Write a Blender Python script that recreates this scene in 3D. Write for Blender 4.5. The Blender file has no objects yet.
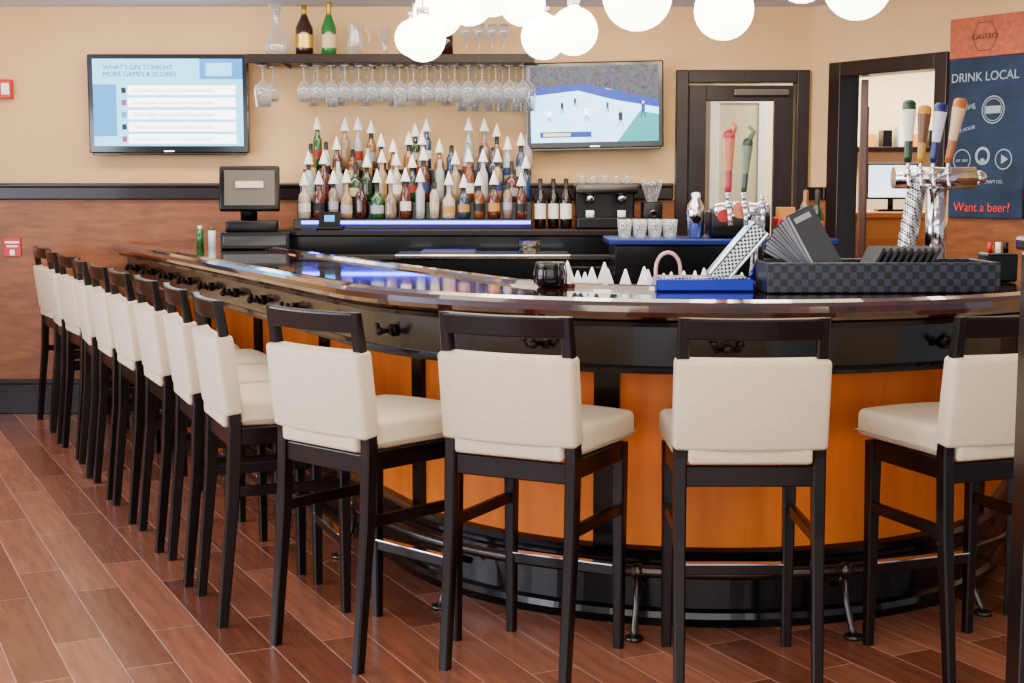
import bpy, bmesh, math, random
from mathutils import Vector, Matrix
random.seed(7)
S=bpy.context.scene
def lin(c):
    if isinstance(c,str):
        c=[int(c[i:i+2],16)/255 for i in (0,2,4)]
    return tuple([(x/12.92 if x<=.04045 else ((x+.055)/1.055)**2.4) for x in c])+(1,)
MATS={}
def pm(name,col,rough=.5,metal=0,spec=.5,coat=0,trans=0,emit=0,ecol=None,noise=None,bump=0,bscale=50,ior=1.45,cr=.08):
    m=bpy.data.materials.new(name); m.use_nodes=True
    nt=m.node_tree; b=nt.nodes['Principled BSDF']
    b.inputs['Base Color'].default_value=lin(col)
    b.inputs['Roughness'].default_value=rough; b.inputs['Metallic'].default_value=metal
    b.inputs['Specular IOR Level'].default_value=spec
    b.inputs['Coat Weight'].default_value=coat; b.inputs['Coat Roughness'].default_value=cr
    b.inputs['Transmission Weight'].default_value=trans; b.inputs['IOR'].default_value=ior
    if emit:
        b.inputs['Emission Color'].default_value=lin(ecol or col); b.inputs['Emission Strength'].default_value=emit
    tc=nt.nodes.new('ShaderNodeTexCoord')
    if noise:
        c2,scale,stretch=noise
        mp=nt.nodes.new('ShaderNodeMapping'); mp.inputs['Scale'].default_value=stretch
        n=nt.nodes.new('ShaderNodeTexNoise'); n.inputs['Scale'].default_value=scale; n.inputs['Detail'].default_value=5
        r=nt.nodes.new('ShaderNodeValToRGB'); r.color_ramp.elements[0].position=.3; r.color_ramp.elements[1].position=.7
        r.color_ramp.elements[0].color=lin(col); r.color_ramp.elements[1].color=lin(c2)
        L=nt.links; L.new(tc.outputs['Object'],mp.inputs[0]); L.new(mp.outputs[0],n.inputs['Vector']); L.new(n.outputs[0],r.inputs[0]); L.new(r.outputs[0],b.inputs['Base Color'])
    if bump:
        n2=nt.nodes.new('ShaderNodeTexNoise'); n2.inputs['Scale'].default_value=bscale
        bp=nt.nodes.new('ShaderNodeBump'); bp.inputs['Strength'].default_value=bump; bp.inputs['Distance'].default_value=.01
        nt.links.new(tc.outputs['Object'],n2.inputs['Vector']); nt.links.new(n2.outputs[0],bp.inputs['Height']); nt.links.new(bp.outputs[0],b.inputs['Normal'])
    MATS[name]=m; return m
def glassmat(name,tint,fac=.13,white=.95):
    m=bpy.data.materials.new(name); m.use_nodes=True; nt=m.node_tree; nt.nodes.clear()
    o=nt.nodes.new('ShaderNodeOutputMaterial'); mx=nt.nodes.new('ShaderNodeMixShader')
    t=nt.nodes.new('ShaderNodeBsdfTransparent'); g=nt.nodes.new('ShaderNodeBsdfGlossy'); lw=nt.nodes.new('ShaderNodeLayerWeight')
    df=nt.nodes.new('ShaderNodeBsdfDiffuse'); df.inputs[0].default_value=(.95,.97,1,1); m2=nt.nodes.new('ShaderNodeMixShader'); m2.inputs[0].default_value=.45  # white diffuse mixed in towards the edges paints bright highlights on the glass
    ad=nt.nodes.new('ShaderNodeMath'); ad.operation='MULTIPLY_ADD'; ad.inputs[1].default_value=white; ad.inputs[2].default_value=fac; ad.use_clamp=True
    lw.inputs['Blend'].default_value=.35
    t.inputs[0].default_value=lin(tint); g.inputs['Roughness'].default_value=.08
    L=nt.links; L.new(lw.outputs['Facing'],ad.inputs[0]); L.new(ad.outputs[0],mx.inputs[0]); L.new(t.outputs[0],mx.inputs[1])
    L.new(g.outputs[0],m2.inputs[1]); L.new(df.outputs[0],m2.inputs[2]); L.new(m2.outputs[0],mx.inputs[2]); L.new(mx.outputs[0],o.inputs[0])
    return m

class MB:
    def __init__(s,name): s.name=name; s.v=[]; s.f=[]; s.mi=[]; s.sm=[]; s.mats=[]; s.M=Matrix.Identity(4)
    def m(s,mat):
        if mat not in s.mats: s.mats.append(mat)
        return s.mats.index(mat)
    def add(s,vs,fs,mat,smooth=False):
        b=len(s.v); s.v+= [tuple(s.M@Vector(v)) for v in vs]
        i=s.m(mat)
        for f in fs: s.f.append([b+k for k in f]); s.mi.append(i); s.sm.append(smooth)
    def rbox(s,c,sz,mat,r=.004,seg=2,rot=(0,0,0),sub=0,fn=None):
        bm=bmesh.new(); bmesh.ops.create_cube(bm,size=1)
        for v in bm.verts: v.co=Vector((v.co.x*sz[0],v.co.y*sz[1],v.co.z*sz[2]))
        if r>0:
            r=min(r,min(sz)*.45)
            bmesh.ops.bevel(bm,geom=bm.edges[:],offset=r,segments=seg,profile=.5,affect='EDGES')
        if sub:
            xe=[e for e in bm.edges if abs(e.verts[0].co.x-e.verts[1].co.x)>sz[0]*.6]
            bmesh.ops.subdivide_edges(bm,edges=xe,cuts=sub)
        if fn:
            for v in bm.verts: v.co=Vector(fn(v.co))
        from mathutils import Euler
        R=Euler(rot).to_matrix()
        vs=[R@v.co+Vector(c) for v in bm.verts]; bm.verts.index_update()
        fs=[[v.index for v in f.verts] for f in bm.faces]
        bm.free(); s.add(vs,fs,mat,smooth=(r>.011))
    def box(s,x0,x1,y0,y1,z0,z1,mat,r=0.0):
        s.rbox(((x0+x1)/2,(y0+y1)/2,(z0+z1)/2),(abs(x1-x0),abs(y1-y0),abs(z1-z0)),mat,r)
    def loft(s,rings,mat,smooth=False,caps=True,closed=True):
        n=len(rings[0]); vs=[p for r in rings for p in r]; fs=[]
        for i in range(len(rings)-1):
            for j in range(n if closed else n-1):
                k=(j+1)%n; fs.append([i*n+j,i*n+k,(i+1)*n+k,(i+1)*n+j])
        s.add(vs,fs,mat,smooth)
        if caps:
            s.add(list(rings[0]),[list(range(n))[::-1]],mat); s.add(list(rings[-1]),[list(range(n))],mat)
    def sqleg(s,pts,mat):
        rings=[]
        for (x,y,z,a,b) in pts:
            c=.005; A=a/2;B=b/2
            rings.append([(x-A+c,y-B,z),(x+A-c,y-B,z),(x+A,y-B+c,z),(x+A,y+B-c,z),(x+A-c,y+B,z),(x-A+c,y+B,z),(x-A,y+B-c,z),(x-A,y-B+c,z)])
        s.loft(rings,mat)
    def lathe(s,prof,c,mat,n=16,R=None,mats=None):
        c=Vector(c); R=R or Matrix.Identity(3)
        rings=[[c+R@Vector((max(r,.0004)*math.cos(2*math.pi*j/n),max(r,.0004)*math.sin(2*math.pi*j/n),z)) for j in range(n)] for r,z in prof]
        for i in range(len(rings)-1):
            s.loft([rings[i],rings[i+1]],(mats[i] if mats else mat),True,False)
    def cyl(s,p0,p1,r,mat,n=14,r1=None,caps=True):
        s.tube([p0,p1],r,mat,n,r1,caps)
    def tube(s,path,r,mat,n=10,r1=None,caps=True):
        P=[Vector(p) for p in path]; rings=[]; N=len(P)
        up=None
        for i,p in enumerate(P):
            d=(P[min(i+1,N-1)]-P[max(i-1,0)]).normalized()
            if up is None:
                up=Vector((0,0,1)) if abs(d.z)<.9 else Vector((1,0,0))
            a=d.cross(up).normalized(); b=a.cross(d).normalized(); up=b
            rr=r if r1 is None else r+(r1-r)*i/(N-1)
            rings.append([p+a*rr*math.cos(2*math.pi*j/n)+b*rr*math.sin(2*math.pi*j/n) for j in range(n)])
        s.loft(rings,mat,True,caps)
    def sph(s,c,r,mat,n=20,sz=1):
        prof=[(r*math.sin(math.pi*i/(n//2)),-r*sz*math.cos(math.pi*i/(n//2))) for i in range(n//2+1)]
        s.lathe(prof,c,mat,n)
    def build(s,loc=(0,0,0),rz=0,parent=None):
        me=bpy.data.meshes.new(s.name); me.from_pydata(s.v,[],s.f)
        for m in s.mats: me.materials.append(m)
        me.polygons.foreach_set('material_index',s.mi); me.polygons.foreach_set('use_smooth',s.sm); me.update()
        bm=bmesh.new(); bm.from_mesh(me); bmesh.ops.remove_doubles(bm,verts=bm.verts,dist=.00005); bmesh.ops.recalc_face_normals(bm,faces=bm.faces); bm.to_mesh(me); bm.free()
        o=bpy.data.objects.new(s.name,me); S.collection.objects.link(o); o.location=loc; o.rotation_euler=(0,0,rz)
        if parent: o.parent=parent
        return o
def text(body,size,loc,rot,mat,parent,name,align='LEFT',sx=1,ext=.0006):
    c=bpy.data.curves.new(name,'FONT'); c.body=body; c.size=size; c.align_x=align; c.extrude=ext; c.materials.append(mat)
    o=bpy.data.objects.new(name,c); S.collection.objects.link(o); o.location=loc; o.rotation_euler=rot; o.scale=(sx,1,1)
    o.parent=parent; return o

# ---------- materials
wall_m=pm('wall_paint','E2BC88',.7,noise=('D8AE78',1.5,(1,1,1)),bump=.05,bscale=120)
wains=pm('wainscot_wood','96582C',.45,noise=('70401C',7,(1,1,5)))
darkw=pm('dark_wood','120806',.3,spec=.3,coat=.1,noise=('1C0D08',8,(1,1,8)))
stoolw=pm('espresso_wood','0B0504',.3,spec=.35,coat=.12,noise=('130806',10,(6,6,1)))
bartop=pm('lacquered_top','200C06',.1,coat=1,noise=('42190B',5,(3,3,3)),cr=.03,ior=1.6)
apron_m=pm('apron_wood','080405',.25,spec=.35,coat=.3)
panel_m=pm('maple_panel','F5821A',.42,noise=('E06C10',5,(3,3,.5)))
base_m=pm('base_dark','050508',.22,spec=.3,coat=.3)
cream=pm('cream_vinyl','EFDFC0',.45,noise=('E4D0AC',60,(1,1,4)),bump=.3,bscale=260)
chrome=pm('chrome','E4E4E8',.12,1)
steel=pm('dark_steel','55504C',.3,1)
bronze=pm('dark_bronze','2A211C',.35,.8)
black=pm('black_plastic','060608',.3,spec=.35)
blackg=pm('gloss_black','060608',.12,coat=.5)
whitep=pm('glowing_white_plastic','FAF8F4',.5,emit=.3,ecol='FFFFFF')  # faint emission brightens the plastic, though it is no lamp
ceil_m=pm('ceiling_paint','D0D8F0',.8)
red=pm('red_enamel','C8181C',.4)
globe=pm('opal_glass_lit','FFF4E0',.3,emit=14,ecol='FFF0D8')
clear=glassmat('clear_glass','EEF2F3')
pane=glassmat('window_pane','FCFEFF',.03,.3)
blueled=pm('blue_led','2030FF',.4,emit=22,ecol='2430FF')
trimw=pm('door_wood','160A07',.35,spec=.35,coat=.15,noise=('26140F',6,(4,4,.6)))

# floor material
fm=bpy.data.materials.new('plank_floor'); fm.use_nodes=True; nt=fm.node_tree; b=nt.nodes['Principled BSDF']
tc=nt.nodes.new('ShaderNodeTexCoord'); mp=nt.nodes.new('ShaderNodeMapping'); mp.inputs['Rotation'].default_value=(0,0,math.radians(-116))
br=nt.nodes.new('ShaderNodeTexBrick'); br.inputs['Scale'].default_value=1; br.inputs['Brick Width'].default_value=.92; br.inputs['Row Height'].default_value=.155
br.inputs['Mortar Size'].default_value=.0022; br.inputs['Mortar Smooth'].default_value=.2; br.inputs['Bias'].default_value=0
br.inputs['Color1'].default_value=lin('A2664A'); br.inputs['Color2'].default_value=lin('6A3C2A'); br.inputs['Mortar'].default_value=lin('B89080')
br.offset=.37
nz=nt.nodes.new('ShaderNodeTexNoise'); nz.inputs['Scale'].default_value=4; nz.inputs['Detail'].default_value=8
mp2=nt.nodes.new('ShaderNodeMapping'); mp2.inputs['Scale'].default_value=(1,9,1)
mx=nt.nodes.new('ShaderNodeMixRGB'); mx.blend_type='OVERLAY'; mx.inputs[0].default_value=.55
L=nt.links; L.new(tc.outputs['Object'],mp.inputs[0]); L.new(mp.outputs[0],br.inputs['Vector']); L.new(mp.outputs[0],mp2.inputs[0]); L.new(mp2.outputs[0],nz.inputs['Vector'])
L.new(br.outputs['Color'],mx.inputs[1]); L.new(nz.outputs[0],mx.inputs[2]); L.new(mx.outputs[0],b.inputs['Base Color'])
b.inputs['Roughness'].default_value=.24
bp=nt.nodes.new('ShaderNodeBump'); bp.inputs['Strength'].default_value=.3; bp.inputs['Distance'].default_value=.003; bp.invert=True
L.new(br.outputs['Fac'],bp.inputs['Height']); L.new(bp.outputs[0],b.inputs['Normal'])

# ---------- room
YB=9.07; CZ=2.57
r=MB('floor'); r.box(-5.2,5.2,-2.5,11.4,-.1,0,fm); r.build()
r=MB('ceiling'); r.box(-5.2,5.2,-1.0,11.4,CZ,CZ+.1,ceil_m); r.build()
r=MB('wall_back')
def wallseg(x0,x1,z0=0,z1=CZ):
    for a,bz,m in ((z0,min(z1,1.37),wains),(max(z0,1.37),z1,wall_m)):
        if bz>a: r.box(x0,x1,YB,YB+.12,a,bz,m)
wallseg(-5.2,1.08); wallseg(1.08,1.80,2.12,CZ); wallseg(1.80,1.95)
r.build()
t=MB('trim_back'); t.box(-5.2,1.02,YB-.03,YB,1.37,1.455,darkw,.008); t.box(-5.2,1.02,YB-.045,YB,1.445,1.475,darkw,.01); t.build()
t=MB('baseboard_back'); t.box(-5.2,-1.7,YB-.025,YB,0,.2,darkw,.004); t.box(-5.2,-1.7,YB-.035,YB,.19,.225,darkw,.008); t.build()
d=MB('door_1')
d.box(1.03,1.11,YB-.03,YB+.13,0,2.18,trimw,.006); d.box(1.79,1.87,YB-.03,YB+.13,0,2.18,trimw,.006); d.box(1.11,1.79,YB-.03,YB+.13,2.10,2.18,trimw,.006)
d.box(1.12,1.23,YB+.04,YB+.08,0.01,2.09,trimw,.004); d.box(1.66,1.78,YB+.04,YB+.08,0.01,2.09,trimw,.004)
d.box(1.23,1.66,YB+.04,YB+.08,1.99,2.09,trimw,.004); d.box(1.23,1.66,YB+.04,YB+.08,0.01,.35,trimw,.004)
d.box(1.23,1.66,YB+.055,YB+.062,.35,1.99,pane)
d.box(1.4,1.75,YB+.0,YB+.04,2.02,2.07,steel,.006)
d.cyl((1.69,YB-.02,1.0),(1.69,YB+.05,1.0),.012,chrome); d.cyl((1.69,YB-.02,1.0),(1.58,YB-.02,1.0),.01,chrome)
d.build()
th=math.atan2(-.842,.54)
RW=Matrix.Translation((1.88,YB,0))@Matrix.Rotation(th,4,'Z')
w=MB('wall_right'); w.M=RW
def rs(s0,s1,z0,z1):
    for a,bz,m in ((z0,min(z1,1.37),wains),(max(z0,1.37),z1,wall_m)):
        if bz>a: w.box(s0,s1,0,.12,a,bz,m)
rs(-.05,.27,0,CZ); rs(.27,1.03,2.12,CZ); rs(1.03,5.6,0,CZ); w.build()
t=MB('trim_right'); t.M=RW; t.box(1.11,5.6,-.03,0,1.37,1.45,darkw,.008); t.box(.0,.17,-.03,0,1.37,1.45,darkw,.008); t.build()
t=MB('baseboard_right'); t.M=RW; t.box(1.12,5.6,-.03,0,0,.22,darkw,.006); t.build()
d=MB('door_2'); d.M=RW
d.box(.18,.28,-.03,.14,0,2.21,trimw,.006); d.box(1.01,1.10,-.03,.14,0,2.21,trimw,.006); d.box(.28,1.01,-.03,.14,2.12,2.21,trimw,.006)
d.M=RW@Matrix.Translation((.30,.13,0))@Matrix.Rotation(math.radians(134),4,'Z')
leafm=pm('door_leaf','4A2214',.35,coat=.2,noise=('5E2E1A',6,(4,4,.6)))
d.rbox((.37,-.025,1.06),(.70,.045,2.10),leafm,.005)
for zc,hh in ((.55,.7),(1.5,.9)): d.rbox((.37,-.05,zc),(.48,.012,hh),leafm,.004)
d.build()
w=MB('wall_left')
w.box(-5.3,-5.2,-2.5,9.2,0,.8,wall_m); w.box(-5.3,-5.2,-2.5,9.2,2.3,CZ,wall_m)
for a,bb in ((-2.5,-1.2),(1.0,1.5),(3.7,4.2),(6.4,9.2)): w.box(-5.3,-5.2,a,bb,.8,2.3,wall_m)
w.build()
for i,(a,bb) in enumerate(((-1.2,1.0),(1.5,3.7),(4.2,6.4))):
    w=MB('window_%d'%(i+1))
    for y in (a+.03,(a+bb)/2,bb-.03): w.box(-5.28,-5.22,y-.03,y+.03,.8,2.3,trimw,.004)
    for z in (.83,2.27): w.box(-5.28,-5.22,a,bb,z-.03,z+.03,trimw,.004)
    w.box(-5.255,-5.25,a,bb,.83,2.27,pane); w.build()
# rooms beyond
far=pm('far_wall','EAD9B0',.8); w=MB('wall_corridor'); w.box(-1,5.2,11.3,11.4,0,CZ,far); w.build()
whit=pm('white_trim','E8E8E0',.5); green=pm('pale_green','B9B48E',.6)
w=MB('door_3')
w.box(1.55,1.62,11.24,11.3,0,2.2,whit,.005); w.box(1.93,1.99,11.24,11.3,0,2.2,whit,.002); w.box(1.62,1.93,11.24,11.3,2.1,2.2,whit,.005); w.box(1.62,1.93,11.26,11.29,0.0,2.1,green); w.build()
deskm=pm('orange_desk','D88838',.5)
w=MB('reception_desk'); w.box(2.25,3.6,9.75,10.25,0,1.24,deskm,.01); w.box(2.2,3.65,9.7,10.3,1.24,1.28,deskm,.008); w.box(2.3,3.55,9.73,9.76,.1,1.1,pm('desk_panel','C8702C',.5),.004); w.build()
w=MB('computer_monitor'); w.rbox((2.64,9.95,1.49),(.36,.03,.25),black,.006); w.rbox((2.64,9.932,1.49),(.33,.004,.22),pm('monitor_glow','D8ECFF',.5,emit=3),.001); w.cyl((2.64,9.97,1.29),(2.64,9.97,1.4),.02,black); w.rbox((2.64,9.97,1.289),(.2,.14,.015),black,.004); w.build()
w=MB('wall_shelf'); w.box(2.3,3.6,11.1,11.3,1.72,1.76,darkw,.004)
for k in range(9): w.box(2.4+k*.12,2.47+k*.12,11.14,11.28,1.76,1.86+.03*(k%3),(deskm,black,whit)[k%3],.003)
w.build()

# ---------- bar
C=Vector((.72,5.82)); R=1.53; A0=math.asin(.8988)
def pathpt(s):
    d=Vector((-.4384,.8988))
    T=C+R*Vector((-.8988,-.4384)); arc=2*A0*R
    if s<=0: return T+d*(-s), Vector((.8988,.4384))
    if s>=arc:
        T2=C+R*Vector((.8988,-.4384)); return T2+Vector((.4384,.8988))*(s-arc), Vector((-.8988,.4384))
    a=-A0+s/R
    n=Vector((math.sin(a),-math.cos(a))); return C+n*R, -n
ARC=2*A0*R; SL=-4.24; SR=ARC+1.95
def samples(s0,s1):
    ss=[s0]
    if s0<0: ss+= [s0+(min(0,s1)-s0)*k/6 for k in range(1,6)]
    if s0<0<s1: ss.append(0)
    N=56
    for i in range(1,N): 
        v=ARC*i/N
        if s0<v<s1: ss.append(v)
    if s1>ARC: 
        if s0<ARC: ss.append(ARC)
        ss.append(max(ARC,s0)+(s1-max(ARC,s0))*.5)
    ss.append(s1); return ss
def sweep(mb,prof,mat,s0=SL,s1=SR,smooth=False):
    rings=[]
    for s in samples(s0,s1):
        p,n=pathpt(s); rings.append([(p.x+n.x*o,p.y+n.y*o,z) for o,z in prof])
    mb.loft(rings,mat,smooth)
b=MB('bar_counter')
sweep(b,[(.012,1.045),(0,1.055),(-.006,1.07),(0,1.088),(.014,1.10),(.04,1.108),(.07,1.106),(.09,1.098),(.10,1.088),(.66,1.088),(.675,1.102),(.70,1.106),(.73,1.10),(.74,1.085),(.74,1.05)],bartop)
sweep(b,[(.045,1.02),(.035,1.035),(.045,1.047),(.2,1.047),(.2,1.02)],apron_m)
sweep(b,[(.09,.885),(.09,1.02),(.14,1.02),(.14,.885)],apron_m)
sweep(b,[(.078,.87),(.075,.882),(.085,.895),(.15,.895),(.15,.87)],apron_m)
sweep(b,[(.14,.99),(.14,1.045),(.7,1.045),(.7,.99)],apron_m)
sweep(b,[(.33,.24),(.33,1.0),(.70,1.0),(.70,.0),(.33,.0)],panel_m)
sweep(b,[(.30,0),(.30,.20),(.29,.215),(.29,.235),(.305,.25),(.331,.26),(.331,0)],base_m)
sweep(b,[(.285,.0),(.275,.03),(.28,.05),(.301,.06),(.301,0)],base_m)
sweep(b,[(.7,0.02),(.7,1.04),(.72,1.04),(.72,.02)],base_m)
sweep(b,[(.31,.865),(.31,.99),(.331,.99),(.331,.865)],base_m)
sps=[(-19.5/180*math.pi+A0)*R, .05, (24.5+44)/180*math.pi*R+A0*R-.35]+[-1.05*k for k in range(1,4)]+[ARC+.95]
for s in sps:
    sweep(b,[(.312,.25),(.312,.99),(.332,.99),(.332,.25)],base_m,s-.055,s+.055)
def P3(s,o,z): p,n=pathpt(s); return Vector((p.x+n.x*o,p.y+n.y*o,z))
hs=[-3.95+.46*k for k in range(9)]+[.33,1.02,1.65,2.45,2.95]
for s in hs:
    b.cyl(P3(s,.092,.955),P3(s,.075,.955),.022,bronze)
    b.cyl(P3(s,.08,.955),P3(s,.03,.955),.008,bronze); b.sph(P3(s,.028,.955),.015,bronze,12)
    for e in (-.035,.035):
        b.tube([P3(s,.08,.955),P3(s+e,.06,.945),P3(s+e*1.2,.045,.965)],.006,bronze,8); b.sph(P3(s+e*1.2,.045,.97),.011,bronze,10)
bar=b.build()
b=MB('foot_rail')
prof=[(.185+.019*math.cos(2*math.pi*k/10),.21+.019*math.sin(2*math.pi*k/10)) for k in range(10)]
sweep(b,prof,steel,SL+.05,SR-.05,True)
for s in [-3.8,-2.9,-2.0,-1.1,-.3,.55,1.35,2.13,2.75,3.6,4.4]:
    if s>SR-.1: continue
    b.tube([P3(s,.270,.14),P3(s,.22,.16),P3(s,.185,.19)],.012,steel,8); b.tube([P3(s,.185,.2),P3(s,.17,.1),P3(s,.13,.03),P3(s,.12,0.004)],.011,steel,8)
    b.cyl(P3(s,.12,0.0),P3(s,.12,.012),.03,steel)
    b.sph(P3(s,.185,.21),.027,steel,12)
b.build()
b=MB('underbar_shelf')
sweep(b,[(.745,.79),(.745,.82),(1.02,.82),(1.02,.79)],steel,SL+1.4,ARC+.6)
sweep(b,[(1.0,.82),(1.0,.90),(1.012,.90),(1.012,.82)],steel,SL+1.4,ARC+.6)
sweep(b,[(.76,0),(.76,.79),(.96,.79),(.96,0)],base_m,SL+1.4,ARC+.6)
b.build()

# ---------- bar stools
st=MB('bar_stool')
for sx in (-1,1):
    x=.199*sx
    st.sqleg([(x,-.055,0,.030,.034),(x,-.01,.45,.036,.042),(x,0,.68,.038,.044),(x,-.008,.8,.036,.04),(x*.99,-.035,1.0,.036,.032),(x*.985,-.048,1.085,.036,.028)],stoolw)
    xf=.19*sx
    st.sqleg([(xf,.37,0,.03,.03),(xf,.37,.4,.037,.037),(xf,.37,.66,.042,.042)],stoolw)
    st.rbox((.192*sx,.18,.45),(.022,.38,.035),stoolw,.004)
    st.rbox((.192*sx,.185,.635),(.026,.37,.06),stoolw,.004)
st.rbox((0,.37,.635),(.37,.026,.06),stoolw,.004); st.rbox((0,0,.625),(.37,.026,.06),stoolw,.004)
st.rbox((0,.37,.25),(.37,.024,.035),stoolw,.004); st.rbox((0,.364,.269),(.35,.03,.006),chrome,.002)
bow=lambda k: (lambda c:(c.x,c.y-k*(1-(c.x/.21)**2),c.z))
st.rbox((0,-.043,1.055),(.40,.026,.062),stoolw,.006,2,rot=(math.radians(8),0,0),sub=8,fn=bow(.018))
st.rbox((0,-.018,.838),(.442,.062,.265),cream,.014,4,rot=(math.radians(7),0,0),sub=8,fn=bow(.015))
sfn=lambda c:(c.x*(1+.09*min(1,(c.y+.23)/.1)),c.y,c.z+(.010*(1-(c.x/.21)**2) if c.z>0 else 0))
st.rbox((0,-.005,.705),(.355,.06,.085),cream,.012,3)
st.rbox((0,.222,.71),(.395,.425,.085),cream,.020,4,sub=6,fn=sfn)
st.rbox((0,.222,.688),(.434,.430,.004),pm('seam','B9AD98',.6),.0015)
o0=st.build()
stools=[(.68,4.02,0),(0.0,4.13,-27),(-.57,4.31,-43),(1.44,4.12,20)]
for k in range(9):
    stools.append((-.98-1.84*k/8+random.uniform(-.012,.012),4.79+3.88*k/8,-65+random.uniform(-4,4)))
stools.append((2.1,4.62,47))
for i,(x,y,a) in enumerate(stools):
    o=o0 if i==0 else bpy.data.objects.new('bar_stool',o0.data)
    if i: S.collection.objects.link(o)
    o.location=(x,y,0); o.rotation_euler=(0,0,math.radians(a))

# ---------- back counter + steps
b=MB('back_bar_cabinet')
b.box(-1.36,.95,8.47,9.03,0,1.16,base_m,.004); b.box(-1.38,.98,8.42,9.03,1.16,1.20,darkw,.008)
for k in range(5):
    x0=-1.33+k*.455; b.box(x0,x0+.43,8.452,8.472,.1,.98,apron_m,.006); b.box(x0+.12,x0+.31,8.43,8.45,.93,.945,chrome,.003)
b.box(-1.3,.9,8.45,8.471,1.02,1.05,steel,.003)
b.box(-1.3,.12,8.48,8.64,1.2,1.26,base_m,.004); b.box(-1.3,.12,8.64,8.78,1.2,1.36,base_m,.004); b.box(-1.3,.12,8.78,8.9,1.2,1.46,base_m,.004); b.box(-1.3,.12,8.9,9.03,1.2,1.56,base_m,.004)
b.box(-1.25,.11,8.472,8.48,1.232,1.25,blueled)
b.build()
cols=['4A2408','A8B0AC','0C3816','7A4414','BCB09C','140A06','5A2410','8C5A1C','B0B8BC','24406C','A88858','1C3A1C','BCC0B8','3C0C0A','8C7464','1A5A2C','988060','2A3C50']
liq=[pm('liquor_%d'%i,c,.05,coat=.8,trans=.1) for i,c in enumerate(cols)]
labs=[pm('label_%d'%i,c,.5) for i,c in enumerate(['EFEDE4','CDB88C','8C2A22','2A3C70','E0D8C8','141414','B88038','A8A0B0'])]
capm=pm('cap_black','141210',.4); gold=pm('gold_foil','C8A040',.3,.8)
def bottle(mb,x,y,z,h=.28,r=.036,style=0,cone=True,m=None):
    m=m or random.choice(liq); lb=random.choice(labs)
    if style==0: pr=[(0,0),(r,.004),(r,h*.2),(r,h*.42),(r,h*.58),(r*.85,h*.66),(.014,h*.76),(.013,h*.97),(0,h)]
    elif style==1: pr=[(0,0),(r*1.15,.004),(r*1.15,h*.14),(r*1.15,h*.34),(r*1.12,h*.5),(r*.6,h*.6),(.013,h*.68),(.013,h*.97),(0,h)]
    else: pr=[(0,0),(r*.85,.004),(r*.85,h*.25),(r*.88,h*.45),(r*.88,h*.66),(r*.7,h*.72),(.014,h*.8),(.014,h*.97),(0,h)]
    mats=[m,m,lb if random.random()<.7 else m,m,m,m,capm if random.random()<.5 else m,capm]
    mb.lathe(pr,(x,y,z),m,12,mats=mats)
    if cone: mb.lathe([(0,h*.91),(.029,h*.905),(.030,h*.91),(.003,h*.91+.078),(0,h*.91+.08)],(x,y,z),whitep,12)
b=MB('liquor_bottles')
for row,(yy,zz) in enumerate(((8.56,1.26),(8.71,1.36),(8.84,1.46),(8.96,1.56))):
    n=16
    for k in range(n):
        x=-1.245+k*(1.31/(n-1))+(row%2)*.02+random.uniform(-.012,.012)
        if row==3 and k in (1,5,6,9,10,14): continue
        bottle(b,x,yy,zz,random.uniform(.22,.28) if row else random.uniform(.2,.25),random.uniform(.031,.037),random.choice((0,0,1,2)),cone=random.random()<.82)
b.build()
b=MB('wine_bottles')
for k,x in enumerate((.17,.25,.325)):
    b.lathe([(0,0),(.034,.004),(.034,.06),(.034,.15),(.034,.19),(.014,.235),(.014,.3),(0,.302)],(x,8.6+.04*(k%2),1.2),liq[5],14,mats=[liq[5],liq[5],labs[0],liq[5],liq[5],capm,capm])
b.build()
b=MB('espresso_machine')
b.rbox((.57,8.72,1.235),(.36,.34,.07),black,.01); b.rbox((.57,8.82,1.34),(.36,.14,.16),black,.01); b.rbox((.57,8.72,1.44),(.38,.34,.06),steel,.012)
for x in (.47,.66):
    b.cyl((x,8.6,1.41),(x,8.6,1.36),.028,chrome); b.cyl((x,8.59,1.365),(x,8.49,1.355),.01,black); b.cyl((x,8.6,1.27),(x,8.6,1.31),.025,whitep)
for k in range(5): b.cyl((.43+.07*k,8.75,1.47),(.43+.07*k,8.75,1.53),.026,clear,12)
b.build()
b=MB('coffee_grinder'); b.rbox((.85,8.7,1.281),(.12,.18,.16),black,.012); b.lathe([(.03,0),(.06,.09),(.062,.13),(0,.135)],(.85,8.7,1.36),clear,14); b.cyl((.85,8.6,1.3),(.85,8.56,1.29),.02,chrome); b.build()

# ---------- glass shelf
b=MB('hanging_glass_shelf')
b.box(-1.60,.135,8.68,9.06,2.205,2.245,darkw,.005); b.box(-1.60,.135,8.675,8.69,2.19,2.245,darkw,.004)
for k in range(13):
    x=-1.52+k*.132; b.box(x-.006,x+.006,8.7,9.05,2.185,2.205,steel)
b.build()
def stem(mb,x,y,z,up=1,h=.2,r=.038):
    pr=[(0,0),(.033,.002),(.004,.008),(.0035,.085),(.012,.095),(r*.85,.125),(r,.15),(r*.82,h),(r*.80,h-.004)]
    if up<0: pr=[(a,-c) for a,c in pr]
    mb.lathe(pr,(x,y,z),clear,14)
b=MB('wine_glasses')
for k in range(20):
    x=-1.51+k*.083
    if k in(1,2): continue
    stem(b,x,8.74,2.184,-1,.22 if k%5 else .25,.043 if k else .055)
    stem(b,x+.041,8.87,2.184,-1,.21 if k<14 else .27,.042)
    if k%2: stem(b,x+.02,8.99,2.184,-1,.23,.04)
for x in (-.28,-.2,-.12,-.05): stem(b,x,8.85,2.247,1,.19,.036)
b.build()
b=MB('decanter'); b.lathe([(0,0),(.06,.003),(.075,.05),(.06,.11),(.022,.17),(.025,.26),(.05,.31)],(-1.44,8.85,2.245),clear,18); b.sph((-1.44,8.85,2.245+.28),.03,clear,14); b.build()
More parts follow.
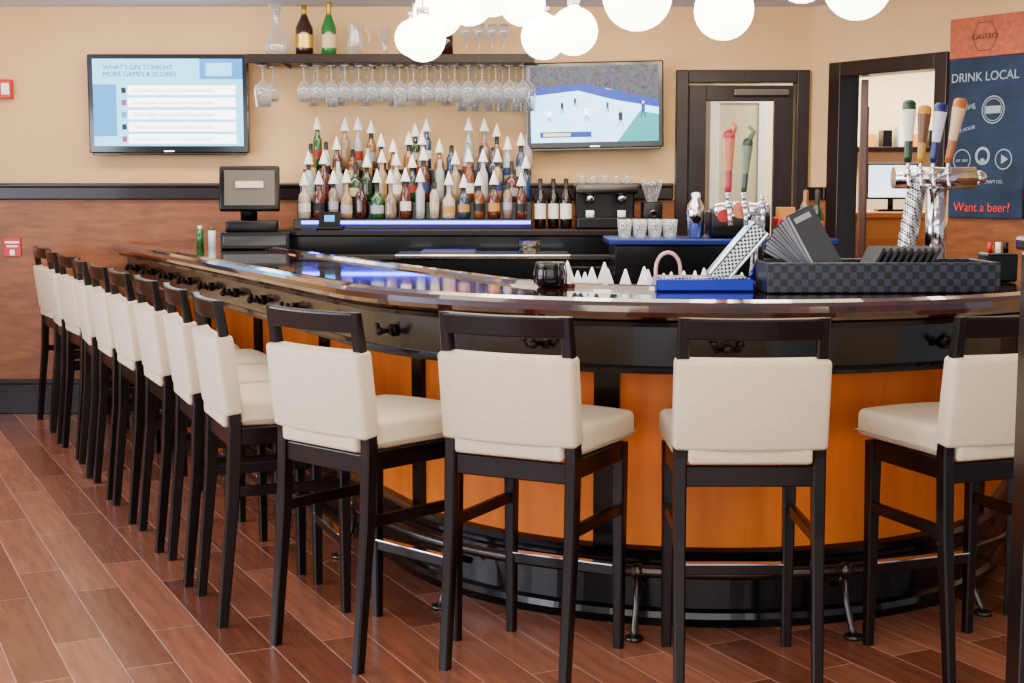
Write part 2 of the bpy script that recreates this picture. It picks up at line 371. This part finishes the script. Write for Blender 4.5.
def champ(name,x,m,lb,h=.33,rr=.045):
    b=MB(name); b.lathe([(0,0),(rr,.004),(rr,.05),(rr,.13),(rr,.17),(.017,.25),(.016,.27),(.018,.31),(.016,h),(0,h+.002)],(x,8.85,2.245),m,18,mats=[m,m,lb,m,m,gold,gold,gold,gold]); b.build()
gr=pm('green_bottle_glass','1F6A2C',.08,coat=.6); brn=pm('amber_bottle_glass','2A1408',.08,coat=.6)
champ('cognac_bottle',-1.27,brn,gold,.31,.055); champ('champagne_bottle',-1.12,gr,labs[1],.33,.046)
b=MB('glass_pitcher'); b.lathe([(0,0),(.04,.003),(.05,.08),(.035,.15),(.045,.19)],(-.96,8.85,2.245),clear,16); b.tube([(-.91,8.85,2.30),(-.87,8.85,2.34),(-.88,8.85,2.39),(-.92,8.85,2.42)],.005,clear,8); b.build()
b=MB('glass_vase'); b.lathe([(0,0),(.03,.003),(.012,.05),(.03,.1),(.05,.17)],(-.78,8.85,2.245),clear,16); b.build()
b=MB('carafe_bottle'); b.lathe([(0,0),(.04,.003),(.04,.12),(.015,.17),(.015,.22),(0,.22)],(-.4,8.85,2.245),brn,14); b.build()

# ---------- televisions
scr=pm('tv_screen_light','6CC8F0',.3,emit=2.8); scw=pm('tv_white','FFFFFF',.3,emit=5); sck=pm('tv_text_dark','102030',.3,emit=.02); scb=pm('tv_text_blue','2A8AD0',.3,emit=1.6); scr2=pm('tv_text_pink','A04070',.3,emit=.5)
def tv(name,w,h):
    b=MB(name)
    b.rbox((0,0,0),(w,.05,h),blackg,.008); b.rbox((0,-.001,-h/2-.006),(w*.96,.045,.014),blackg,.004)
    b.box(-.15,.15,.025,.075,-.12,.12,black,.005); b.box(-.03,.03,-.028,-.026,-h/2+.01,-h/2+.016,scw)
    return b
b=tv('television',1.0,.61); W,H=.93,.53
b.box(-W/2,W/2,-.027,-.0255,-H/2+.005,H/2+.01,scr)
for k in range(5):
    z=.1-.075*k; b.box(-.25,.42,-.0287,-.0272,z-.045,z+.012,scw); b.box(-.29,-.26,-.0287,-.0272,z-.035,z+.0,(sck,scr2,scb,sck,scr2)[k])
b.box(.2,W/2,-.029,-.0272,.15,H/2+.01,scb); b.box(.24,.40,-.0295,-.0275,.17,.25,scr)
b.box(-W/2,-.32,-.029,-.0272,-.2,.12,scb)
tvl=b.build((-2.14,8.985,1.965))
text("WHAT'S ON TONIGHT\nMORE GAMES & SCORES",.042,(-.40,-.0295,.21),(math.pi/2,0,0),sck,tvl,'tv_heading')
for k in range(5): text("Game update: scores and matchups tonight",.030,(-.22,-.0295,.073-.075*k),(math.pi/2,0,0),(scr2,scb,sck)[k%3],tvl,'tv_line',sx=.95)
b=tv('television',.85,.53); W,H=.79,.46
crowd=pm('tv_crowd','202A44',.3,emit=1.0,ecol='3A5A90')
cn=crowd.node_tree; nz=cn.nodes.new('ShaderNodeTexVoronoi'); nz.inputs['Scale'].default_value=60; tcx=cn.nodes.new('ShaderNodeTexCoord'); hs_=cn.nodes.new('ShaderNodeHueSaturation'); hs_.inputs['Saturation'].default_value=.75; hs_.inputs['Value'].default_value=.22
cn.links.new(tcx.outputs['Object'],nz.inputs['Vector']); cn.links.new(nz.outputs['Color'],hs_.inputs['Color']); cn.links.new(hs_.outputs[0],cn.nodes['Principled BSDF'].inputs['Emission Color'])
court=pm('tv_court','88CCFA',.3,emit=3.5,noise=('C8ECFF',6,(1,1,2))); court.node_tree.nodes['Principled BSDF'].inputs['Emission Color'].default_value=lin('9ADAFF'); cg=pm('tv_green','2A98A0',.3,emit=1.4); cy=pm('tv_yellow','E8E070',.3,emit=1.6); cbk=pm('tv_player','1A2A40',.3,emit=.1); cbl=pm('tv_banner','1838A8',.3,emit=1)
b.box(-W/2,W/2,-.027,-.0255,-H/2+.005,H/2+.01,court)
b.box(-W/2,W/2,-.0282,-.0272,.10,H/2+.01,crowd)
b.add([(-W/2,-.0284,.06),(-.1,-.0284,.09),(.12,-.0284,.03),(W/2,-.0284,-.02),(W/2,-.0284,.03),(.12,-.0284,.09),(-.1,-.0284,.13),(-W/2,-.0284,.11)],[[0,1,6,7],[1,2,5,6],[2,3,4,5]],cbl)
b.add([(.12,-.0283,.09),(W/2,-.0283,.03),(W/2,-.0283,.12),(.0,-.0283,.12)],[[0,1,2,3]],crowd)
b.add([(.14,-.0286,-H/2+.005),(W/2,-.0286,-H/2+.005),(W/2,-.0286,-.06),(.28,-.0286,-.04)],[[0,1,2,3]],cg)
b.box(-.34,-.02,-.0288,-.0272,-.195,-.16,cbl); b.box(-.32,-.15,-.0291,-.0272,-.187,-.168,cy)
for i,(x,z,q) in enumerate(((-.2,.0,1),(-.05,-.04,1.2),(.08,.0,.9),(.16,-.07,1.4),(-.28,-.05,1),(.3,-.02,1.3),(-.12,.03,.8))):
    m=(cbk,scw,cbl)[i%3]
    b.rbox((x,-.0289,z),(.018*q,.002,.035*q),m,.0005); b.rbox((x,-.0290,z+.025*q),(.01*q,.002,.012*q),cy,.0005)
    b.rbox((x-.006*q,-.0289,z-.03*q),(.005,.002,.035*q),cbk,.0005,rot=(0,.3,0)); b.rbox((x+.006*q,-.0289,z-.03*q),(.005,.002,.035*q),cbk,.0005,rot=(0,-.3,0))
tvr=b.build((.512,8.93,1.955)); tvr.rotation_euler=(math.radians(3),math.radians(-1),math.radians(-4))

# ---------- globe lights
gpos=[(-.345,5.6,2.02,.088),(-.31,6.1,2.18,.105),(-.185,6.2,2.245,.11),(.045,6.3,2.245,.10),(.140,6.4,2.11,.10),(.243,5.7,2.06,.095),(-.078,5.4,2.18,.10),(.432,5.0,2.105,.12),(.804,5.5,2.117,.113),(1.16,5.8,2.285,.105),(1.19,5.0,2.138,.116),(-.45,6.6,2.125,.085)]
for X,Y,z,rr in gpos:
    b=MB('globe_pendant_light'); b.sph((0,0,0),rr,globe,28); b.cyl((0,0,rr*.97),(0,0,rr+.03),.025,chrome)
    b.cyl((0,0,rr+.03),(0,0,CZ-z-.004),.003,chrome,8); b.cyl((0,0,CZ-z-.02),(0,0,CZ-z-.001),.05,chrome,18); b.build((X,Y,z))

# ---------- wall signs
b=MB('fire_alarm'); b.rbox((-3.19,YB-.025,2.06),(.11,.05,.12),red,.008); b.rbox((-3.17,YB-.055,2.06),(.05,.012,.07),whitep,.004); b.build()
b=MB('safety_sign'); b.rbox((-3.18,YB-.006,1.07),(.11,.01,.12),red,.002)
b.rbox((-3.18,YB-.012,1.10),(.09,.003,.012),whitep,.0005); b.rbox((-3.18,YB-.012,1.075),(.07,.003,.01),whitep,.0005)
b.rbox((-3.18,YB-.012,1.035),(.03,.003,.035),whitep,.0005); b.build()
chalk=pm('chalkboard','0E2038',.7,noise=('183250',6,(1,1,1))); pw=pm('poster_wood','C0603A',.5,noise=('A04A2A',4,(1,8,8))); cw=pm('chalk_white','98ACBA',.7); cr=pm('chalk_red','E82828',.6)
b=MB('chalkboard_poster'); b.M=RW; b.box(1.12,1.64,-.03,0,1.28,2.16,chalk,.003); b.box(1.12,1.64,-.035,0,2.16,2.38,pw,.003)
def ring(cx,cz,r1,r2,mat,n=24,y=-.0335):
    b.add([(cx+r*math.cos(2*math.pi*k/n),y,cz+r*math.sin(2*math.pi*k/n)) for r in (r1,r2) for k in range(n)],[[k,(k+1)%n,n+(k+1)%n,n+k] for k in range(n)],mat)
ring(1.43,1.87,.07,.076,cw); ring(1.43,1.87,.058,.062,cw); b.box(1.38,1.48,-.034,-.033,1.85,1.89,cw)
ring(1.23,1.60,.055,.06,cw); ring(1.37,1.62,.035,.05,cw); ring(1.37,1.59,.0,.018,cw,12); ring(1.51,1.60,.05,.056,cw); ring(1.51,1.60,.0,.03,cw,3)
ring(1.36,2.27,.085,.09,sck,6,-.0365)
po=b.build()
def rt(body,size,s,z,mat,al='CENTER',y=-.034,nm='poster_text',rr=0):
    p=RW@Vector((s,y,z)); text(body,size,p,(math.pi/2,rr,th),mat,po,nm,al,ext=.001)
rt('DRINK LOCAL',.07,1.365,2.03,cw); rt('GASTRO',.042,1.36,2.255,sck,y=-.037); rt('Want a beer?',.07,1.375,1.315,cr); rt('ALE HOUSE',.026,1.25,1.76,cw,rr=-.2); rt('CRAFT CO.',.024,1.45,1.47,cw); rt('HARBOR BREWING',.022,1.27,1.49,cw); rt('Brewing',.045,1.24,1.87,cw,rr=-.3); rt('EST. 2013',.02,1.23,1.59,cw)

# ---------- POS terminal
b=MB('pos_terminal'); b.M=Matrix.Translation((-1.53,8.40,1.09))@Matrix.Rotation(math.radians(8),4,'Z')
b.rbox((0.02,.03,.05),(.40,.34,.1),black,.008); b.rbox((0.02,-.145,.05),(.36,.01,.06),blackg,.003)
b.rbox((-.0,.03,.13),(.30,.24,.07),black,.012); b.cyl((-.02,.06,.14),(-.02,.04,.30),.05,black)
b.rbox((-.01,-.01,.35),(.35,.04,.27),black,.012,rot=(math.radians(-14),0,0)); b.rbox((-.01,-.033,.355),(.29,.006,.21),pm('pos_screen','5A564C',.3,emit=.2,ecol='8A8478'),.002,rot=(math.radians(-14),0,0))
b.rbox((-.01,-.040,.375),(.16,.003,.04),pm('pos_ui','C8C0A8',.3,emit=.5),.001,rot=(math.radians(-14),0,0))
b.build()
b=MB('condiment_bottles'); b.cyl((-1.86,8.5,1.089),(-1.86,8.5,1.2),.022,gr); b.cyl((-1.86,8.5,1.2),(-1.86,8.5,1.22),.012,whitep); b.cyl((-1.8,8.55,1.089),(-1.8,8.55,1.19),.022,whitep); b.cyl((-1.8,8.55,1.19),(-1.8,8.55,1.21),.014,gr); b.build()
b=MB('telephone'); b.rbox((-1.08,8.45,1.211),(.16,.055,.02),black,.004); b.rbox((-1.08,8.455,1.26),(.13,.02,.09),black,.005,rot=(math.radians(-20),0,0)); b.rbox((-1.08,8.442,1.265),(.06,.004,.04),scb,.001,rot=(math.radians(-20),0,0)); b.build()

# ---------- service station inside bar
b=MB('service_station'); b.box(.5,1.55,6.9,7.35,0,1.17,base_m,.006); b.box(.47,1.58,6.87,7.38,1.17,1.2,pm('painted_blue_sheen','283478',.3,.8),.006); b.build()  # blue light on the steel top is painted into its base colour
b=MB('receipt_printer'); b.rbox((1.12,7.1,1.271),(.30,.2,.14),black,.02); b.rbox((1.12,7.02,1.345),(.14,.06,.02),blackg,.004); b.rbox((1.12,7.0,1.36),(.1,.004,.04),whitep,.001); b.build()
b=MB('caddy_box'); b.rbox((1.36,7.1,1.251),(.10,.14,.1),red,.006); b.rbox((1.36,7.1,1.32),(.08,.1,.06),labs[6],.004); b.build()
b=MB('tumbler_glasses')
for k in range(8): b.lathe([(0,0),(.026,.002),(.033,.09),(.031,.09)],(.56+.075*(k%4),7.05+.09*(k//4),1.201),clear,12)
b.build()
b=MB('cocktail_shaker'); b.lathe([(0,0),(.035,.002),(.045,.13),(.04,.16),(.022,.19),(.022,.22),(0,.225)],(.90,7.0,1.201),chrome,18); b.build()
b=MB('mixer_bottles')
for k,x in enumerate((1.46,1.53)): bottle(b,x,7.1+.06*k,1.201,.24,.03,k,False,liq[(3,2)[k]])
b.build()
b=MB('ice_bin'); b.box(-.62,.30,7.75,8.15,0,1.06,base_m,.006); b.box(-.64,.32,7.73,8.17,1.06,1.085,chrome,.006); b.box(-.5,-.2,7.8,8.1,1.085,1.10,steel,.004); b.cyl((.1,7.95,1.085),(.1,7.95,1.15),.06,steel,18); b.build()

b=MB('speed_rail_bottles')
for k in range(20):
    a=math.radians(-56+k*3.4); rr=.715 if k%2 else .62
    bottle(b,C.x+math.sin(a)*rr,C.y-math.cos(a)*rr,.822,.285+random.uniform(-.03,.02),.028,0,m=liq[5])
b.build()
b=MB('gooseneck_faucet'); b.tube([(.53,5.24,.82)]+[(.53,5.24,1.0)]+[(.53+.045-.045*math.cos(a*.31),5.24,1.15+.06*math.sin(a*.31)) for a in range(0,11)]+[(.62,5.24,1.10)],.007,pm('rose_chrome','D8B0A8',.2,.5),10); b.build()
jarm=pm('dark_smoked_glass','06060C',.08,coat=.4,spec=.3)
b=MB('candle_holder'); b.lathe([(0,0),(.045,0),(.055,.012),(.056,.05),(.05,.075),(.052,.08),(.052,.09),(.047,.09),(.044,.06),(0,.055)],(.14,5.17,1.089),jarm,22,mats=[jarm,jarm,jarm,jarm,steel,steel,steel,jarm,jarm]); b.lathe([(0,.056),(.038,.056),(.038,.072),(0,.073)],(.14,5.17,1.089),whitep,16)
for k in range(6):
    a=k*math.pi/3; b.tube([(.14+.057*math.cos(a),5.17+.057*math.sin(a),1.10),(.14+.059*math.cos(a),5.17+.059*math.sin(a),1.14),(.14+.052*math.cos(a),5.17+.052*math.sin(a),1.175)],.003,steel,6)
b.build()

# ---------- tap towers
perf=bpy.data.materials.new('perforated_chrome'); perf.use_nodes=True; n=perf.node_tree; ck=n.nodes.new('ShaderNodeTexChecker'); ck.inputs['Scale'].default_value=110; ck.inputs[1].default_value=lin('E8ECF4'); ck.inputs[2].default_value=lin('383C48')
tcx=n.nodes.new('ShaderNodeTexCoord'); mpp=n.nodes.new('ShaderNodeMapping'); mpp.inputs['Rotation'].default_value=(0,.9,0); n.links.new(tcx.outputs['Object'],mpp.inputs[0]); n.links.new(mpp.outputs[0],ck.inputs['Vector']); n.links.new(ck.outputs[0],n.nodes['Principled BSDF'].inputs['Base Color']); n.nodes['Principled BSDF'].inputs['Metallic'].default_value=.6; n.nodes['Principled BSDF'].inputs['Roughness'].default_value=.25
def handle(mb,x,y,z,h,m1,m2,w=.03,lean=0):
    mb.cyl((x,y,z-.03),(x,y,z),.008,chrome)
    Rm=Matrix.Rotation(lean,3,'Y')@Matrix.Diagonal((1,.5,1))
    mb.lathe([(0,0),(w*.32,.002),(w*.35,h*.1),(w*.38,h*.35),(w*.5,h*.6),(w*.62,h*.85),(w*.58,h*.96),(w*.3,h),(0,h)],(x,y,z),m1,16,R=Rm,mats=[m1,m1,m1,m2,m2,m1,m1,m1])
def faucet(mb,x,y,z):
    mb.cyl((x,y,z),(x,y-.06,z),.012,chrome); mb.cyl((x,y-.055,z+.02),(x,y-.055,z-.01),.013,chrome); mb.cyl((x,y-.06,z),(x,y-.085,z-.06),.008,chrome)
    mb.cyl((x,y-.055,z+.02),(x,y-.055,z+.04),.007,chrome)
hp=[pm('handle_%d'%i,c,.3,coat=.5) for i,c in enumerate(['C82848','E88050','3A4A38','7A9068','143A20','F0EEE0','C08818','6A4018','121E60','D8D8E8','A85E28','E0B888'])]
b=MB('beer_tap_tower')
b.rbox((.67,5.0,1.111),(.34,.17,.042),pm('blue_lit_tray','182898',.25,.6,emit=.08,ecol='2030E0'),.006); b.rbox((.67,5.0,1.135),(.30,.14,.006),perf,.002)  # blue light on the drip tray is put into its colour and faint emission
b.M=Matrix.Translation((.72,5.0,1.135))@Matrix.Rotation(math.radians(40),4,'Y')
b.rbox((0,0,.11),(.05,.07,.24),perf,.004); b.rbox((-.032,0,.11),(.01,.08,.24),chrome,.003); b.rbox((.032,0,.11),(.01,.08,.24),chrome,.003)
b.M=Matrix.Identity(4)
b.tube([(.865,5.05,1.09),(.87,5.05,1.25),(.87,5.04,1.36)],.024,chrome,14)
b.rbox((.81,5.04,1.37),(.20,.06,.05),chrome,.018,4)
for x in (.755,.81,.87): faucet(b,x,5.02,1.38)
handle(b,.75,4.965,1.43,.22,hp[0],hp[1],.036); handle(b,.805,4.965,1.43,.19,hp[2],hp[3],.03,.06)
b.tube([(.815,4.965,1.60),(.835,4.965,1.64),(.82,4.965,1.66)],.009,hp[3],8)
b.tube([(.757,4.965,1.62),(.77,4.965,1.655),(.76,4.965,1.675)],.010,hp[1],8)
b.cyl((.80,5.0,1.37),(.80,4.985,1.37),.03,hp[1],16); b.cyl((.74,5.0,1.35),(.74,4.985,1.35),.022,red,16)
b.build()
b=MB('beer_tap_tower')
X0=1.71
b.rbox((1.72,5.72,1.10),(.40,.16,.02),chrome,.004)
b.cyl((X0+.03,5.85,1.089),(X0+.03,5.85,1.45),.045,chrome,18); b.cyl((X0+.03,5.85,1.089),(X0+.03,5.85,1.105),.07,chrome,20)
b.tube([(1.57,5.72,1.088),(1.575,5.72,1.15),(1.63,5.75,1.46)],.038,perf,4)
b.cyl((1.55,5.82,1.487),(1.88,5.82,1.487),.045,chrome,18)
b.sph((1.90,5.82,1.487),.03,chrome,14)
for k,x in enumerate((1.585,1.635,1.685,1.745)): 
    faucet(b,x,5.79,1.50); handle(b,x,5.735,1.545,(.25,.23,.24,.26)[k],hp[4+2*k],hp[5+2*k],.046,.06*(k-1)+.05)
b.build()

# ---------- woven tray with menus
wv=bpy.data.materials.new('woven_leather'); wv.use_nodes=True; n=wv.node_tree; ck=n.nodes.new('ShaderNodeTexChecker'); ck.inputs['Scale'].default_value=42; ck.inputs[1].default_value=lin('08090E'); ck.inputs[2].default_value=lin('2C3242')
tcx=n.nodes.new('ShaderNodeTexCoord'); n.links.new(tcx.outputs['Object'],ck.inputs['Vector']); n.links.new(ck.outputs[0],n.nodes['Principled BSDF'].inputs['Base Color']); n.nodes['Principled BSDF'].inputs['Roughness'].default_value=.35
b=MB('woven_tray'); w2,d2=.395,.14
b.rbox((0,0,.006),(2*w2,2*d2,.012),wv,.003)
for sy in (-1,1): b.rbox((0,sy*d2,.052),(2*w2,.014,.104),wv,.005)
for sx in (-1,1): b.rbox((sx*w2,0,.052),(.014,2*d2+.014,.104),wv,.005)
tray=b.build((1.265,4.99,1.09),math.radians(2))
b=MB('stack_of_menus')
pg=[pm('menu_%d'%i,c,.5) for i,c in enumerate(['4A4C58','14151A','9EA0AA','24262E'])]
for k in range(12):
    a=math.radians(-60+3.0*k)
    b.M=Matrix.Translation((1.17-.004*k,5.09-.014*k,1.125))@Matrix.Rotation(a,4,'Y')@Matrix.Rotation(math.radians(-12),4,'X')
    b.rbox((0,0,.145),(.10,.005,.27),pg[(0,1,2,3)[k%4]],.001)
    b.rbox((-.044,-.003,.145),(.008,.001,.26),pg[2],.0003); b.rbox((0,-.003,.25),(.06,.001,.02),pg[2],.0003)
b.M=Matrix.Identity(4)
b.build()
b=MB('check_presenters')
for k in range(9): b.rbox((1.25+.024*k,5.0,1.178),(.012,.2,.14),pg[(1,1,3)[k%3]],.002,rot=(0,math.radians(28),0))
b.build()
b=MB('bar_caddy'); b.rbox((1.86,5.45,1.145),(.12,.12,.11),black,.01); 
for k in range(3): b.cyl((1.83+.03*k,5.45,1.2),(1.83+.03*k,5.45,1.24),.01,(red,whitep,black)[k])
b.build()
b=MB('partition_post'); b.rbox((1.097,2.9,.66),(.09,.09,1.32),stoolw,.008); b.rbox((1.097,2.9,1.335),(.11,.11,.03),stoolw,.008); b.rbox((1.097,2.9,.05),(.11,.11,.1),stoolw,.006); b.build()

# ---------- lights
def area(name,loc,rot,sx,sy,p,col):
    l=bpy.data.lights.new(name,'AREA'); l.shape='RECTANGLE'; l.size=sx; l.size_y=sy; l.energy=p; l.color=col
    o=bpy.data.objects.new(name,l); S.collection.objects.link(o); o.location=loc; o.rotation_euler=[math.radians(a) for a in rot]; return o
area('added_light_bar',(0.3,6.2,2.54),(0,0,0),3,2.5,90,(1,.80,.58))  # area lamp added to light the bar, no fixture modelled
area('added_wall_wash',(-1.2,8.0,2.54),(25,0,0),5,.5,105,(1,.80,.58))  # added area lamp washing the back wall, not a modelled fixture
area('added_wall_wash_right',(2.0,7.0,2.54),(15,0,-20),1.2,.6,24,(1,.85,.66))  # added area lamp brightening the right wall, no fixture behind it
area('daylight_behind',(-.5,-2.2,1.7),(90,0,0),7,2.6,190,(1,.95,.88))
area('daylight_windows',(-5.1,3.0,1.6),(0,-90,0),1.5,7,400,(.80,.86,1))
area('ceiling_light_back_room',(2.9,10.4,2.5),(0,0,0),2.0,1.2,130,(1,.9,.72))
area('added_light_front',(0.5,2.9,2.54),(12,0,0),3.5,1.2,85,(1,.82,.6))  # added area lamp brightening stools and bar front, no fixture modelled
wd=bpy.data.worlds.new('World'); S.world=wd; wd.use_nodes=True; wd.node_tree.nodes['Background'].inputs[0].default_value=(.80,.87,1,1); wd.node_tree.nodes['Background'].inputs[1].default_value=.7

cam=bpy.data.cameras.new('camera_main'); co=bpy.data.objects.new('camera_main',cam); S.collection.objects.link(co)
cam.lens=50; cam.sensor_width=36; co.location=(0,0,1.45); co.rotation_euler=(math.radians(90-6.2),0,0); cam.clip_start=.05
S.camera=co
